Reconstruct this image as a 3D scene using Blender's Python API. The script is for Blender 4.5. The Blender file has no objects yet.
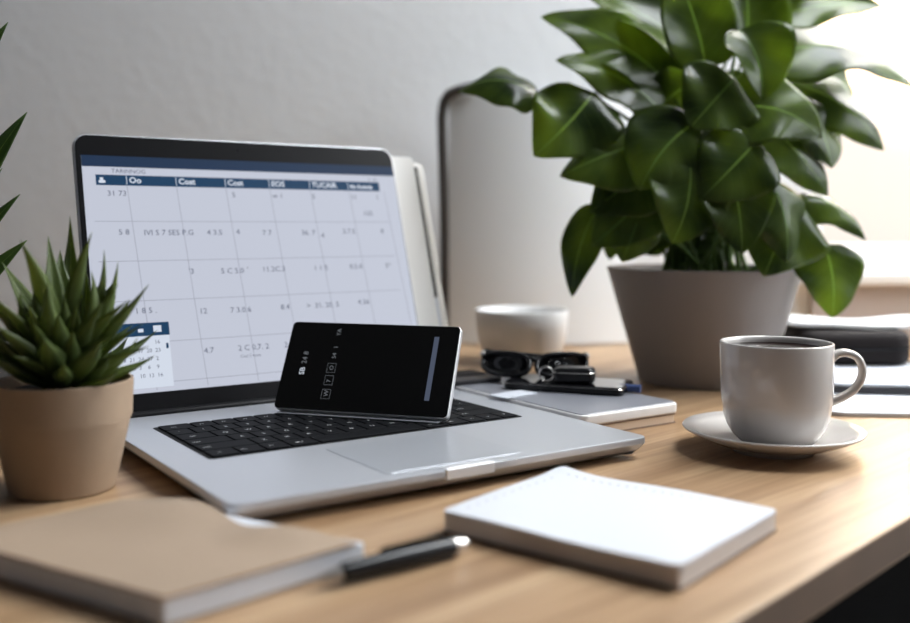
import bpy, bmesh, math, random
from mathutils import Vector, Matrix, Quaternion
PI = math.pi
R = math.radians
scn = bpy.context.scene
COL = scn.collection
random.seed(4)

# ------------------------------------------------------------------ camera
FPX, HOR, CAMH = 990.0, 226.0, 0.1513
cam_d = bpy.data.cameras.new('camera')
cam = bpy.data.objects.new('camera', cam_d)
COL.objects.link(cam)
cam.location = (0, 0, CAMH)
cam.rotation_euler = (PI / 2, 0, 0)
cam_d.sensor_width = 36.0
cam_d.lens = 36.0 * FPX / 910.0
cam_d.shift_y = -(311.5 - HOR) / 910.0
cam_d.clip_start = 0.02
cam_d.dof.use_dof = True
cam_d.dof.focus_distance = 0.68
cam_d.dof.aperture_fstop = 3.5
cam_d.dof.aperture_blades = 0
scn.camera = cam

# ------------------------------------------------------------------ world
w = bpy.data.worlds.new('sky')
scn.world = w
w.use_nodes = True
nt = w.node_tree
nt.nodes.clear()
wo = nt.nodes.new('ShaderNodeOutputWorld')
bg = nt.nodes.new('ShaderNodeBackground')
tc = nt.nodes.new('ShaderNodeTexCoord')
dp = nt.nodes.new('ShaderNodeVectorMath'); dp.operation = 'DOT_PRODUCT'
dp.inputs[1].default_value = Vector((0.5, 1.0, 0.30)).normalized()
cr = nt.nodes.new('ShaderNodeValToRGB')
els = cr.color_ramp.elements
els[0].position = 0.0; els[0].color = (0.05, 0.053, 0.06, 1)
els[1].position = 1.0; els[1].color = (8.0, 5.8, 3.6, 1)
for p_, c_ in ((0.55, (0.09, 0.093, 0.10)), (0.80, (0.6, 0.58, 0.56)), (0.93, (0.92, 0.86, 0.80)), (0.982, (1.3, 1.16, 1.02))):
    e = els.new(p_); e.color = c_ + (1,)
nt.links.new(tc.outputs['Generated'], dp.inputs[0])
nt.links.new(dp.outputs['Value'], cr.inputs['Fac'])
nt.links.new(cr.outputs['Color'], bg.inputs['Color'])
bg.inputs['Strength'].default_value = 1.0
nt.links.new(bg.outputs[0], wo.inputs[0])


def area(name, loc, target, sx, sy, power, color):
    l = bpy.data.lights.new(name, 'AREA')
    l.shape = 'RECTANGLE'; l.size = sx; l.size_y = sy
    l.energy = power; l.color = color
    o = bpy.data.objects.new(name, l)
    COL.objects.link(o)
    o.location = loc
    o.rotation_euler = (Vector(target) - Vector(loc)).to_track_quat('-Z', 'Y').to_euler()
    return o


area('window_daylight', (0.88, 1.62, 1.00), (0.30, 0.65, 0.0), 1.0, 0.9, 62.0, (1.0, 0.965, 0.91))
area('side_fill', (1.68, 0.78, 0.95), (0.0, 1.28, 0.30), 0.9, 1.0, 26.0, (0.92, 0.965, 1.0))  # fill light added at the right, out of view
area('overhead_fill', (0.78, 0.92, 1.35), (0.42, 1.10, 0.0), 0.6, 0.5, 22.0, (0.92, 0.96, 1.0))  # unseen overhead fill, added to brighten wall and upward faces

scn.view_settings.view_transform = 'Standard'
scn.view_settings.look = 'None'
scn.view_settings.gamma = 1.0
scn.view_settings.use_curve_mapping = False
scn.view_settings.exposure = 0.0

# ------------------------------------------------------------------ helpers


def at(px, py, Y):
    """point seen at photo pixel (px, py) and standing Y metres into the room"""
    return Vector(((px - 455) / FPX * Y, Y, CAMH - (py - HOR) * Y / FPX))


def srgb(r, g, b):
    f = lambda c: (c / 255 / 12.92) if c / 255 <= 0.04045 else ((c / 255 + 0.055) / 1.055) ** 2.4
    return (f(r), f(g), f(b), 1)


def mat(name, col, rough=0.5, metal=0.0, spec=0.5, coat=0.0, bump=0.0, bscale=60.0,
        var=0.0, vscale=20.0, trans=0.0, emit=None, estr=0.0):
    m = bpy.data.materials.new(name)
    m.use_nodes = True
    n = m.node_tree.nodes; L = m.node_tree.links
    b = n['Principled BSDF']
    b.inputs['Base Color'].default_value = col
    b.inputs['Roughness'].default_value = rough
    b.inputs['Metallic'].default_value = metal
    b.inputs['Specular IOR Level'].default_value = spec
    b.inputs['Coat Weight'].default_value = coat
    b.inputs['Transmission Weight'].default_value = trans
    if emit:
        b.inputs['Emission Color'].default_value = emit
        b.inputs['Emission Strength'].default_value = estr
    t = n.new('ShaderNodeTexCoord')
    if var > 0:
        nz = n.new('ShaderNodeTexNoise'); nz.inputs['Scale'].default_value = vscale
        nz.inputs['Detail'].default_value = 4
        L.new(t.outputs['Object'], nz.inputs['Vector'])
        rp = n.new('ShaderNodeValToRGB')
        lo = [max(0, c * (1 - var)) for c in col[:3]] + [1]
        hi = [min(1, c * (1 + var)) for c in col[:3]] + [1]
        rp.color_ramp.elements[0].position = 0.3; rp.color_ramp.elements[0].color = lo
        rp.color_ramp.elements[1].position = 0.7; rp.color_ramp.elements[1].color = hi
        L.new(nz.outputs['Fac'], rp.inputs['Fac'])
        L.new(rp.outputs['Color'], b.inputs['Base Color'])
    if bump > 0:
        nb = n.new('ShaderNodeTexNoise'); nb.inputs['Scale'].default_value = bscale
        nb.inputs['Detail'].default_value = 5
        L.new(t.outputs['Object'], nb.inputs['Vector'])
        bp = n.new('ShaderNodeBump'); bp.inputs['Strength'].default_value = bump
        bp.inputs['Distance'].default_value = 0.002
        L.new(nb.outputs['Fac'], bp.inputs['Height'])
        L.new(bp.outputs['Normal'], b.inputs['Normal'])
    return m


def wood_mat():
    m = bpy.data.materials.new('oak_wood')
    m.use_nodes = True
    n = m.node_tree.nodes; L = m.node_tree.links
    b = n['Principled BSDF']
    t = n.new('ShaderNodeTexCoord')
    mp = n.new('ShaderNodeMapping')
    mp.inputs['Rotation'].default_value = (0, 0, R(-43.5))
    mp2 = n.new('ShaderNodeMapping')
    mp2.inputs['Scale'].default_value = (1.6, 26.0, 26.0)
    L.new(t.outputs['Object'], mp.inputs['Vector'])
    L.new(mp.outputs[0], mp2.inputs['Vector'])
    nz = n.new('ShaderNodeTexNoise'); nz.inputs['Scale'].default_value = 1.6
    nz.inputs['Detail'].default_value = 7; nz.inputs['Roughness'].default_value = 0.6
    nz.inputs['Distortion'].default_value = 0.6
    L.new(mp2.outputs[0], nz.inputs['Vector'])
    rp = n.new('ShaderNodeValToRGB')
    e = rp.color_ramp.elements
    e[0].position = 0.28; e[0].color = srgb(132, 100, 70)
    e[1].position = 0.75; e[1].color = srgb(200, 172, 138)
    k = e.new(0.5); k.color = srgb(170, 139, 106)
    L.new(nz.outputs['Fac'], rp.inputs['Fac'])
    mp3 = n.new('ShaderNodeMapping'); mp3.inputs['Scale'].default_value = (6, 260, 260)
    L.new(mp.outputs[0], mp3.inputs['Vector'])
    nf = n.new('ShaderNodeTexNoise'); nf.inputs['Scale'].default_value = 1.0; nf.inputs['Detail'].default_value = 3
    L.new(mp3.outputs[0], nf.inputs['Vector'])
    rf = n.new('ShaderNodeValToRGB')
    rf.color_ramp.elements[0].position = 0.35; rf.color_ramp.elements[0].color = (0.74, 0.70, 0.66, 1)
    rf.color_ramp.elements[1].position = 0.6; rf.color_ramp.elements[1].color = (1, 1, 1, 1)
    L.new(nf.outputs['Fac'], rf.inputs['Fac'])
    mx = n.new('ShaderNodeMix'); mx.data_type = 'RGBA'; mx.blend_type = 'MULTIPLY'
    mx.inputs['Factor'].default_value = 0.7
    L.new(rp.outputs['Color'], mx.inputs['A']); L.new(rf.outputs['Color'], mx.inputs['B'])
    L.new(mx.outputs['Result'], b.inputs['Base Color'])
    b.inputs['Roughness'].default_value = 0.38
    bp = n.new('ShaderNodeBump'); bp.inputs['Strength'].default_value = 0.12; bp.inputs['Distance'].default_value = 0.0006
    L.new(nf.outputs['Fac'], bp.inputs['Height']); L.new(bp.outputs['Normal'], b.inputs['Normal'])
    return m


def leaf_mat(name, dark, light, vein, transl=0.35, rough=0.38, stripes=9.0):
    m = bpy.data.materials.new(name)
    m.use_nodes = True
    n = m.node_tree.nodes; L = m.node_tree.links
    b = n['Principled BSDF']; out = n['Material Output']
    uv = n.new('ShaderNodeUVMap'); uv.uv_map = 'leaf'
    sep = n.new('ShaderNodeSeparateXYZ'); L.new(uv.outputs[0], sep.inputs[0])
    # distance from midrib
    ab = n.new('ShaderNodeMath'); ab.operation = 'ABSOLUTE'; L.new(sep.outputs['X'], ab.inputs[0])
    rib = n.new('ShaderNodeMath'); rib.operation = 'LESS_THAN'; rib.inputs[1].default_value = 0.025
    L.new(ab.outputs[0], rib.inputs[0])
    # side veins : sin((t*1.0 - |s|*.35)*k)
    m1 = n.new('ShaderNodeMath'); m1.operation = 'MULTIPLY_ADD'; m1.inputs[1].default_value = -0.28
    L.new(ab.outputs[0], m1.inputs[0]); L.new(sep.outputs['Y'], m1.inputs[2])
    m2 = n.new('ShaderNodeMath'); m2.operation = 'MULTIPLY'; m2.inputs[1].default_value = stripes * 2 * PI
    L.new(m1.outputs[0], m2.inputs[0])
    m3 = n.new('ShaderNodeMath'); m3.operation = 'SINE'; L.new(m2.outputs[0], m3.inputs[0])
    m4 = n.new('ShaderNodeMath'); m4.operation = 'GREATER_THAN'; m4.inputs[1].default_value = 0.965
    L.new(m3.outputs[0], m4.inputs[0])
    mxv = n.new('ShaderNodeMath'); mxv.operation = 'MULTIPLY_ADD'; mxv.inputs[1].default_value = 0.12; mxv.use_clamp = True
    L.new(m4.outputs[0], mxv.inputs[0]); L.new(rib.outputs[0], mxv.inputs[2])
    t = n.new('ShaderNodeTexCoord')
    nz = n.new('ShaderNodeTexNoise'); nz.inputs['Scale'].default_value = 18
    L.new(t.outputs['Object'], nz.inputs['Vector'])
    rp = n.new('ShaderNodeValToRGB')
    rp.color_ramp.elements[0].position = 0.3; rp.color_ramp.elements[0].color = dark
    rp.color_ramp.elements[1].position = 0.75; rp.color_ramp.elements[1].color = light
    L.new(nz.outputs['Fac'], rp.inputs['Fac'])
    mx = n.new('ShaderNodeMix'); mx.data_type = 'RGBA'
    L.new(mxv.outputs[0], mx.inputs['Factor']); L.new(rp.outputs['Color'], mx.inputs['A'])
    mx.inputs['B'].default_value = vein
    L.new(mx.outputs['Result'], b.inputs['Base Color'])
    b.inputs['Roughness'].default_value = rough; b.inputs['Specular IOR Level'].default_value = 0.38
    tr = n.new('ShaderNodeBsdfTranslucent')
    hs = n.new('ShaderNodeHueSaturation'); hs.inputs['Value'].default_value = 4.6; hs.inputs['Saturation'].default_value = 1.0
    hs.inputs['Hue'].default_value = 0.47
    L.new(mx.outputs['Result'], hs.inputs['Color']); L.new(hs.outputs[0], tr.inputs['Color'])
    ms = n.new('ShaderNodeMixShader'); ms.inputs[0].default_value = transl
    L.new(b.outputs[0], ms.inputs[1]); L.new(tr.outputs[0], ms.inputs[2])
    L.new(ms.outputs[0], out.inputs['Surface'])
    return m


def link(name, me, m, parent=None, smooth=False, loc=(0, 0, 0), rot=(0, 0, 0)):
    o = bpy.data.objects.new(name, me)
    COL.objects.link(o)
    ms = m if isinstance(m, (list, tuple)) else [m]
    for x in ms:
        if x: me.materials.append(x)
    if smooth is True:
        for p in me.polygons: p.use_smooth = True
    elif smooth:
        for p in me.polygons: p.use_smooth = True
        me.set_sharp_from_angle(angle=R(smooth))
    if smooth and smooth is not True and smooth >= 20:
        wn = o.modifiers.new('weighted', 'WEIGHTED_NORMAL'); wn.keep_sharp = True; wn.weight = 100
    o.parent = parent
    o.location = loc; o.rotation_euler = rot
    return o


def from_bm(name, bm, m, parent=None, smooth=30, loc=(0, 0, 0), rot=(0, 0, 0)):
    me = bpy.data.meshes.new(name)
    bmesh.ops.recalc_face_normals(bm, faces=bm.faces)
    bm.to_mesh(me); bm.free()
    return link(name, me, m, parent, smooth, loc, rot)


def thing(name, label, cat, loc=(0, 0, 0), rz=0.0, group=None):
    o = bpy.data.objects.new(name, None)
    COL.objects.link(o)
    o.empty_display_size = 0.02
    o.location = loc; o.rotation_euler = (0, 0, rz)
    return tag(o, label, cat, group)


def tag(o, label, cat, group=None, kind=None):
    o['label'] = label; o['category'] = cat
    if group: o['group'] = group
    if kind: o['kind'] = kind
    return o


def struct(o):
    o['kind'] = 'structure'
    return o


def add_box(bm, a, b, bev=0.0, seg=2, mi=0):
    t = bmesh.new()
    bmesh.ops.create_cube(t, size=1)
    c = [(a[i] + b[i]) / 2 for i in range(3)]; s = [abs(b[i] - a[i]) for i in range(3)]
    for v in t.verts: v.co = Vector((c[0] + v.co.x * s[0], c[1] + v.co.y * s[1], c[2] + v.co.z * s[2]))
    if bev > 0:
        bmesh.ops.bevel(t, geom=t.edges[:], offset=bev, segments=seg, profile=0.5, affect='EDGES')
    merge(bm, t, mi)


def merge(bm, t, mi=0):
    vm = {}
    for v in t.verts: vm[v] = bm.verts.new(v.co)
    for f in t.faces:
        try:
            g = bm.faces.new([vm[v] for v in f.verts]); g.material_index = mi
        except ValueError: pass
    t.free()


def rounded_outline(x0, y0, x1, y1, r, n=6):
    pts = []
    rs = r if isinstance(r, (list, tuple)) else [r] * 4
    for (cx, cy, a0, rr) in ((x1 - rs[0], y0 + rs[0], -90, rs[0]), (x1 - rs[1], y1 - rs[1], 0, rs[1]),
                             (x0 + rs[2], y1 - rs[2], 90, rs[2]), (x0 + rs[3], y0 + rs[3], 180, rs[3])):
        for k in range(n + 1):
            a = R(a0 + 90 * k / n)
            pts.append((cx + rr * math.cos(a), cy + rr * math.sin(a)))
    return pts


def add_prism(bm, pts, z0, z1, edge=0.0, seg=3, mi=0, side_mi=None, bottom_taper=None):
    """pts: closed 2D outline, extruded z0..z1, rounded rim of radius edge (top and bottom)"""
    n = len(pts)
    cx = sum(p[0] for p in pts) / n; cy = sum(p[1] for p in pts) / n

    def inset(d):
        out = []
        for i in range(n):
            p0 = Vector(pts[i - 1]); p = Vector(pts[i]); p1 = Vector(pts[(i + 1) % n])
            e = (p1 - p0)
            if e.length < 1e-9: out.append(p); continue
            nn = Vector((-e.y, e.x)).normalized()
            if nn.dot(Vector((cx, cy)) - p) < 0: nn = -nn
            out.append(p + nn * d)
        return out
    prof = []
    if bottom_taper:
        ins, hh = bottom_taper
        prof.append((ins, z0)); prof.append((ins * 0.45, z0 + hh * 0.4)); prof.append((0.0, z0 + hh))
    elif edge > 0:
        for k in range(seg + 1):
            a = PI / 2 * k / seg
            prof.append((edge * (1 - math.sin(a)), z0 + edge * (1 - math.cos(a))))
    else: prof.append((0, z0))
    if edge > 0:
        for k in range(seg + 1):
            a = PI / 2 * k / seg
            prof.append((edge * (1 - math.cos(a)), z1 - edge * (1 - math.sin(a))))
    else: prof.append((0, z1))
    rings = []
    for d, z in prof:
        rings.append([bm.verts.new((p[0], p[1], z)) for p in inset(d)])
    for a, b in zip(rings, rings[1:]):
        for i in range(n):
            f = bm.faces.new((a[i], a[(i + 1) % n], b[(i + 1) % n], b[i]))
            f.material_index = mi if side_mi is None else side_mi
    f = bm.faces.new(rings[-1]); f.material_index = mi
    f = bm.faces.new(list(reversed(rings[0]))); f.material_index = mi if side_mi is None else side_mi


def add_lathe(bm, prof, n=64, cx=0, cy=0, mi=0):
    """prof list of (r,z); r<=1e-6 collapses to a pole"""
    rings = []
    for r, z in prof:
        if r < 1e-6: rings.append([bm.verts.new((cx, cy, z))])
        else: rings.append([bm.verts.new((cx + r * math.cos(2 * PI * i / n), cy + r * math.sin(2 * PI * i / n), z)) for i in range(n)])
    for a, b in zip(rings, rings[1:]):
        for i in range(n):
            j = (i + 1) % n
            if len(a) == 1 and len(b) == 1: continue
            if len(a) == 1: f = bm.faces.new((a[0], b[j], b[i]))
            elif len(b) == 1: f = bm.faces.new((a[i], a[j], b[0]))
            else: f = bm.faces.new((a[i], a[j], b[j], b[i]))
            f.material_index = mi


def add_tube(bm, pts, rad, n=10, flat=1.0, up=None, mi=0, caps=True):
    pts = [Vector(p) for p in pts]
    rings = []
    prev = Vector(up) if up else None
    for i, p in enumerate(pts):
        t = (pts[min(i + 1, len(pts) - 1)] - pts[max(i - 1, 0)]).normalized()
        if prev is None: prev = t.orthogonal()
        nrm = (prev - t * prev.dot(t))
        nrm = nrm.normalized() if nrm.length > 1e-6 else t.orthogonal().normalized()
        bi = t.cross(nrm)
        r = rad[i] if isinstance(rad, (list, tuple)) else rad
        rings.append([bm.verts.new(p + nrm * r * math.cos(2 * PI * k / n) + bi * r * flat * math.sin(2 * PI * k / n)) for k in range(n)])
        if not up: prev = nrm
    for a, b in zip(rings, rings[1:]):
        for k in range(n):
            f = bm.faces.new((a[k], a[(k + 1) % n], b[(k + 1) % n], b[k])); f.material_index = mi
    if caps:
        bm.faces.new(rings[0]).material_index = mi
        bm.faces.new(list(reversed(rings[-1]))).material_index = mi


def bez(p0, p1, p2, t):
    return p0 * (1 - t) ** 2 + p1 * 2 * t * (1 - t) + p2 * t * t


def spline(pts, k=8):
    """Catmull-Rom through pts"""
    P = [Vector(p) for p in pts]; out = []
    for i in range(len(P) - 1):
        a = P[max(i - 1, 0)]; b = P[i]; c = P[i + 1]; d = P[min(i + 2, len(P) - 1)]
        for j in range(k):
            t = j / k
            out.append(0.5 * ((2 * b) + (c - a) * t + (2 * a - 5 * b + 4 * c - d) * t * t + (3 * b - a - 3 * c + d) * t ** 3))
    out.append(P[-1])
    return out


def text_faces(bm, txt, x, y, size, z, mi=0, rot=0.0, align='LEFT', sx=1.0, ext=0.0, bold=0.0):
    c = bpy.data.curves.new('lettering', 'FONT')
    c.body = txt; c.size = size; c.align_x = align; c.resolution_u = 2; c.offset = bold; c.extrude = ext
    o = bpy.data.objects.new('lettering', c)
    COL.objects.link(o)
    bpy.context.view_layer.update()
    me = bpy.data.meshes.new_from_object(o.evaluated_get(bpy.context.evaluated_depsgraph_get()))
    t = bmesh.new(); t.from_mesh(me)
    M = Matrix.Translation((x, y, z)) @ Matrix.Rotation(rot, 4, 'Z') @ Matrix.Diagonal((sx, 1, 1, 1))
    for v in t.verts: v.co = M @ v.co
    merge(bm, t, mi)
    bpy.data.objects.remove(o); bpy.data.curves.remove(c); bpy.data.meshes.remove(me)


def rect(bm, x0, y0, x1, y1, z, mi=0, skew=0.0):
    vs = [bm.verts.new(p) for p in ((x0, y0, z), (x1, y0, z), (x1 - skew, y1, z), (x0 - skew, y1, z))]
    f = bm.faces.new(vs); f.material_index = mi
    return f


# ------------------------------------------------------------------ materials
M_wall = mat('wall_plaster', srgb(236, 237, 238), 0.85, bump=0.5, bscale=60)
M_sill_shade = mat('shaded_wall_beige', srgb(178, 166, 158), 0.7)  # beige darkened for the backlit shade of the wall below the sill
M_white = mat('white_paint', srgb(238, 236, 232), 0.5)
M_wood = wood_mat()
M_edge_shade = mat('edge_shade', srgb(112, 90, 72), 0.55, var=0.15, vscale=14)  # shade of the desk's front edge, put into the colour
M_floor = mat('dark_floor', srgb(26, 25, 25), 0.7, var=0.2, vscale=6)
M_glass = mat('window_glass', (1, 1, 1, 1), 0.0, trans=1.0)
M_alu = mat('silver_aluminium', srgb(196, 199, 205), 0.38, metal=0.55, bump=0.02, bscale=900)
M_alu_pad = mat('trackpad_glass', srgb(186, 190, 197), 0.30, metal=0.4)
M_black = mat('black_glass', (0.010, 0.010, 0.010, 1), 0.25, spec=0.15)
M_bezel = mat('black_bezel', (0.008, 0.008, 0.009, 1), 0.3, spec=0.12)
M_kbd = mat('keyboard_well', (0.008, 0.008, 0.009, 1), 0.7, spec=.2)
M_key = mat('black_key', (0.006, 0.0065, 0.008, 1), 0.65, spec=0.08)
M_legend = mat('key_legend', (0.7, 0.7, 0.72, 1), 0.5)
M_rubber = mat('rubber', (0.02, 0.02, 0.02, 1), 0.8)
M_ceramic = mat('glazed_ceramic', srgb(198, 193, 189), 0.16, spec=0.5, coat=0.4)
M_ceramic_w = mat('white_ceramic', srgb(228, 228, 228), 0.3)
M_coffee = mat('coffee', (0.012, 0.005, 0.003, 1), 0.1, spec=0.12)
M_planter = mat('grey_planter', srgb(132, 124, 120), 0.62, bump=0.05, bscale=300)
M_terra = mat('pale_clay', srgb(152, 130, 108), 0.75, bump=0.15, bscale=90, var=0.08, vscale=25)
M_darkpot = mat('dark_pot', srgb(46, 44, 42), 0.6)
M_soil = mat('potting_soil', (0.018, 0.012, 0.008, 1), 0.95, bump=1.0, bscale=160, var=0.5, vscale=80)
M_paper = mat('white_paper', srgb(208, 212, 220), 0.75)
M_pages = mat('page_edges', srgb(206, 198, 192), 0.8, bump=0.3, bscale=400)
M_hole = mat('punched_mark', srgb(140, 140, 146), 0.9)
M_kraft = mat('kraft_cover', srgb(164, 144, 124), 0.7, bump=0.1, bscale=120, var=0.06, vscale=12)
M_penblack = mat('pen_black', (0.008, 0.008, 0.009, 1), 0.22, spec=0.3)
M_chrome = mat('chrome', srgb(205, 200, 195), 0.18, metal=1.0)
M_tube = mat('dark_tube', srgb(70, 64, 60), 0.4, metal=0.3)
M_board = mat('white_board_shell', srgb(236, 238, 240), 0.6)
M_dkcase = mat('dark_leather', srgb(34, 29, 29), 0.7, spec=.2, bump=0.2, bscale=150)
M_dkgrey = mat('dark_grey_shell', srgb(52, 50, 52), 0.4, metal=0.2)
M_cloth = mat('white_cloth', srgb(236, 236, 236), 0.9, bump=0.3, bscale=300)
M_lens = mat('dark_lens', (0.01, 0.01, 0.012, 1), 0.05, coat=0.5)
M_blueclip = mat('blue_plastic', srgb(60, 76, 120), 0.4)
M_stalk = mat('green_stalk', srgb(86, 116, 48), 0.5)
M_leaf = leaf_mat('broad_leaf', srgb(42, 58, 28), srgb(92, 112, 50), srgb(104, 130, 70), 0.48, 0.25, 8)
M_succ = leaf_mat('succulent_leaf', srgb(56, 72, 38), srgb(104, 120, 62), srgb(140, 154, 92), 0.25, 0.42, 0)
M_lance = leaf_mat('slender_leaf', srgb(40, 62, 30), srgb(70, 96, 44), srgb(100, 130, 66), 0.3, 0.5, 0)


def screen_mat(name, col, s=1.0):
    return mat(name, (0.01, 0.01, 0.01, 1), 0.35, spec=0.1, emit=col, estr=s)


S_page = screen_mat('display_page', srgb(200, 205, 220), 0.92)
S_cell = screen_mat('display_cell', srgb(180, 184, 204), 0.92)
S_navy = screen_mat('display_navy', srgb(22, 48, 80), 0.9)
S_blue = screen_mat('display_blue', srgb(14, 60, 96), 0.9)
S_line = screen_mat('display_line', srgb(150, 154, 172), 0.9)
S_text = screen_mat('display_text', srgb(92, 98, 122), 0.9)
S_lite = screen_mat('display_white', srgb(214, 222, 236), 0.95)
S_icon = screen_mat('display_icon', srgb(120, 124, 130), 0.8)
S_bar = screen_mat('display_bar', srgb(78, 86, 104), 0.9)

# ------------------------------------------------------------------ room shell
WY = 1.33
WX0, WX1, WZ0, WZ1 = 0.475, 1.35, 0.085, 1.45     # opening of window_1
RX = 1.70                                        # right wall
FZ = -0.74


def wall_with_hole(name, x0, x1, z0, z1, hx0, hx1, hz0, hz1, y0, y1):
    bm = bmesh.new()
    add_box(bm, (x0, y0, z0), (hx0, y1, z1))
    add_box(bm, (hx1, y0, z0), (x1, y1, z1))
    add_box(bm, (hx0, y0, z0), (hx1, y1, hz0))
    add_box(bm, (hx0, y0, hz1), (hx1, y1, z1))
    return bm


bm = wall_with_hole('wall_back', -1.6, RX, FZ, 1.75, WX0, WX1, WZ0, WZ1, WY, WY + 0.12)
struct(from_bm('wall_back', bm, M_wall, smooth=False))
bm = wall_with_hole('wall_right', -1.2, WY + .12, FZ, 1.75, 0.20, 1.25, 0.25, 1.50, 0, 0.12)
o = from_bm('wall_right', bm, M_wall, smooth=False, loc=(RX + .12, 0, 0), rot=(0, 0, PI / 2)); struct(o)
bm = bmesh.new(); add_box(bm, (-1.72, -1.2, FZ), (-1.6, WY + .12, 1.75))
struct(from_bm('unseen_wall_left', bm, mat('bounce_cut_grey', srgb(84, 86, 92), .8), smooth=False))  # unseen wall, coloured dark to cut bounce and reflections
bm = bmesh.new(); add_box(bm, (-1.72, -1.2, FZ - .05), (RX + .12, WY + .12, FZ))
struct(from_bm('floor', bm, M_floor, smooth=False))


def window(name, hx0, hx1, hz0, hz1, y, parent=None, loc=(0, 0, 0), rz=0, mull=()):
    root = bpy.data.objects.new(name, None); COL.objects.link(root)
    root.location = loc; root.rotation_euler = (0, 0, rz); struct(root)
    bm = bmesh.new(); f = 0.04
    add_box(bm, (hx0, y, hz0), (hx0 + f, y + .05, hz1), .003)
    add_box(bm, (hx1 - f, y, hz0), (hx1, y + .05, hz1), .003)
    add_box(bm, (hx0 + f, y, hz0), (hx1 - f, y + .05, hz0 + f), .003)
    add_box(bm, (hx0 + f, y, hz1 - f), (hx1 - f, y + .05, hz1), .003)
    for mx_ in mull: add_box(bm, (mx_ - .02, y, hz0 + f), (mx_ + .02, y + .05, hz1 - f), .003)
    from_bm('window_frame', bm, M_white, root, smooth=False)
    bm = bmesh.new(); add_box(bm, (hx0 + f, y + .022, hz0 + f), (hx1 - f, y + .026, hz1 - f))
    from_bm('pane', bm, M_glass, root, smooth=False)
    return root


win = window('window_1', WX0, WX1, WZ0, WZ1, WY + .06, mull=(0.92,))
bm = bmesh.new(); add_box(bm, (WX0 - .02, WY - .022, WZ0 - .012), (WX1 + .02, WY + .06, WZ0 + .004), .003)
from_bm('window_sill', bm, M_white, win)
bm = bmesh.new(); add_box(bm, (WX0 + .0, WY - .012, -.04), (WX1 + .0, WY - .0005, WZ0 - .012), .001)
from_bm('shaded_sill_wall', bm, M_sill_shade, win)
window('side_fill_window', 0.20, 1.25, 0.25, 1.50, 0.04, loc=(RX + .12, 0, 0), rz=PI / 2, mull=(0.72,))  # unseen window, added to let the side fill in

# ------------------------------------------------------------------ desk
ux, uy = math.cos(R(46.4)), math.sin(R(46.4))
fe = lambda x: 0.382 + (x - 0.110) * uy / ux
desk = thing('desk', 'light oak desk with a straight front edge running diagonally, under everything', 'desk')
bm = bmesh.new()
DB = WY - .013
out = [(-.75, fe(-.75)), (.110 + (DB - .382) * ux / uy, DB), (-.75, DB)]
add_prism(bm, out, -.0195, 0.0, edge=.0012, seg=2)
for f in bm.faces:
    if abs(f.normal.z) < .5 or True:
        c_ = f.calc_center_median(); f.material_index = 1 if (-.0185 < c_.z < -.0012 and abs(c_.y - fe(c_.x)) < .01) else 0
from_bm('desktop', bm, [M_wood, M_edge_shade], desk, smooth=30)
bm = bmesh.new(); add_box(bm, (-.66, DB - .03, -.70), (.96, DB - .012, -.0202), .001)  # added dark sheet standing in for the shade under the desk
from_bm('shade_panel', bm, mat('shade_panel_dark', srgb(30, 28, 28), .7), desk, smooth=False)
for (lx, ly) in ((-.70, -.30), (-.70, DB - .07), (.74, DB - .07), (.10, fe(.10) + .10)):
    bm = bmesh.new(); add_box(bm, (lx - .025, ly - .025, FZ), (lx + .025, ly + .025, -.0200), .003)
    from_bm('leg', bm, M_tube, desk)

# ------------------------------------------------------------------ laptop
LW, LD, LL = 0.2860, 0.2585, 0.2174
TH = R(34.15)
u = Vector((math.cos(TH), math.sin(TH), 0)); v = Vector((-math.sin(TH), math.cos(TH), 0))
FL = Vector((-0.1102, 0.4860, 0))
lap = thing('laptop', 'open silver laptop with black keyboard showing a month calendar on its screen', 'laptop', FL, TH)
bm = bmesh.new()
add_prism(bm, rounded_outline(0, 0, LW, LD, .006), .0022, .0140, edge=.0010, seg=2, bottom_taper=(.010, .0075))
base = from_bm('base', bm, M_alu, lap, smooth=40)
for fx in (.025, LW - .025):
    for fy in (.025, LD - .03):
        bm = bmesh.new(); add_lathe(bm, [(0, 0), (.006, 0), (.006, .0025), (0, .0025)], 16, fx, fy)
        from_bm('foot', bm, M_rubber, base, smooth=30)
# trackpad
bm = bmesh.new(); add_prism(bm, rounded_outline(.094, .010, .190, .086, .004), .0139, .01425, edge=.0002, seg=1)
from_bm('trackpad', bm, M_alu_pad, lap, smooth=30)
bm = bmesh.new(); add_prism(bm, rounded_outline(.127, -.0007, .161, .0055, .001), .0080, .01445, edge=.0004, seg=1)
from_bm('opening_notch', bm, mat('notch_metal', srgb(228, 229, 232), .35, metal=.3), lap, smooth=30)
# keyboard
bm = bmesh.new(); add_prism(bm, rounded_outline(.0255, .098, .2595, .2085, .003), .0138, .01415, edge=.0001, seg=1)
kb = from_bm('keyboard', bm, M_kbd, lap, smooth=30)
rows = ['`1234567890-=<', '>QWERTYUIOP[]\\', 'ASDFGHJKL;', 'ZXCVBNM,./', 'F']
kx0, kx1, ky0, ky1 = .0280, .2570, .1000, .2065


def key(x0, y0, x1, y1, ch):
    w_, h_ = x1 - x0, y1 - y0
    bm = bmesh.new()
    add_prism(bm, rounded_outline(-w_ / 2, -h_ / 2, w_ / 2, h_ / 2, .0012, 3), 0, .0011, edge=.00025, seg=1)
    if ch: text_faces(bm, ch, -len(ch) * .0014 if len(ch) < 4 else -w_ * .42, -.0015, .0046 if len(ch) == 1 else .0032, .00112, 1)
    from_bm('key', bm, [M_key, M_legend], kb, smooth=20, loc=((x0 + x1) / 2, (y0 + y1) / 2, .01415))


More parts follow.
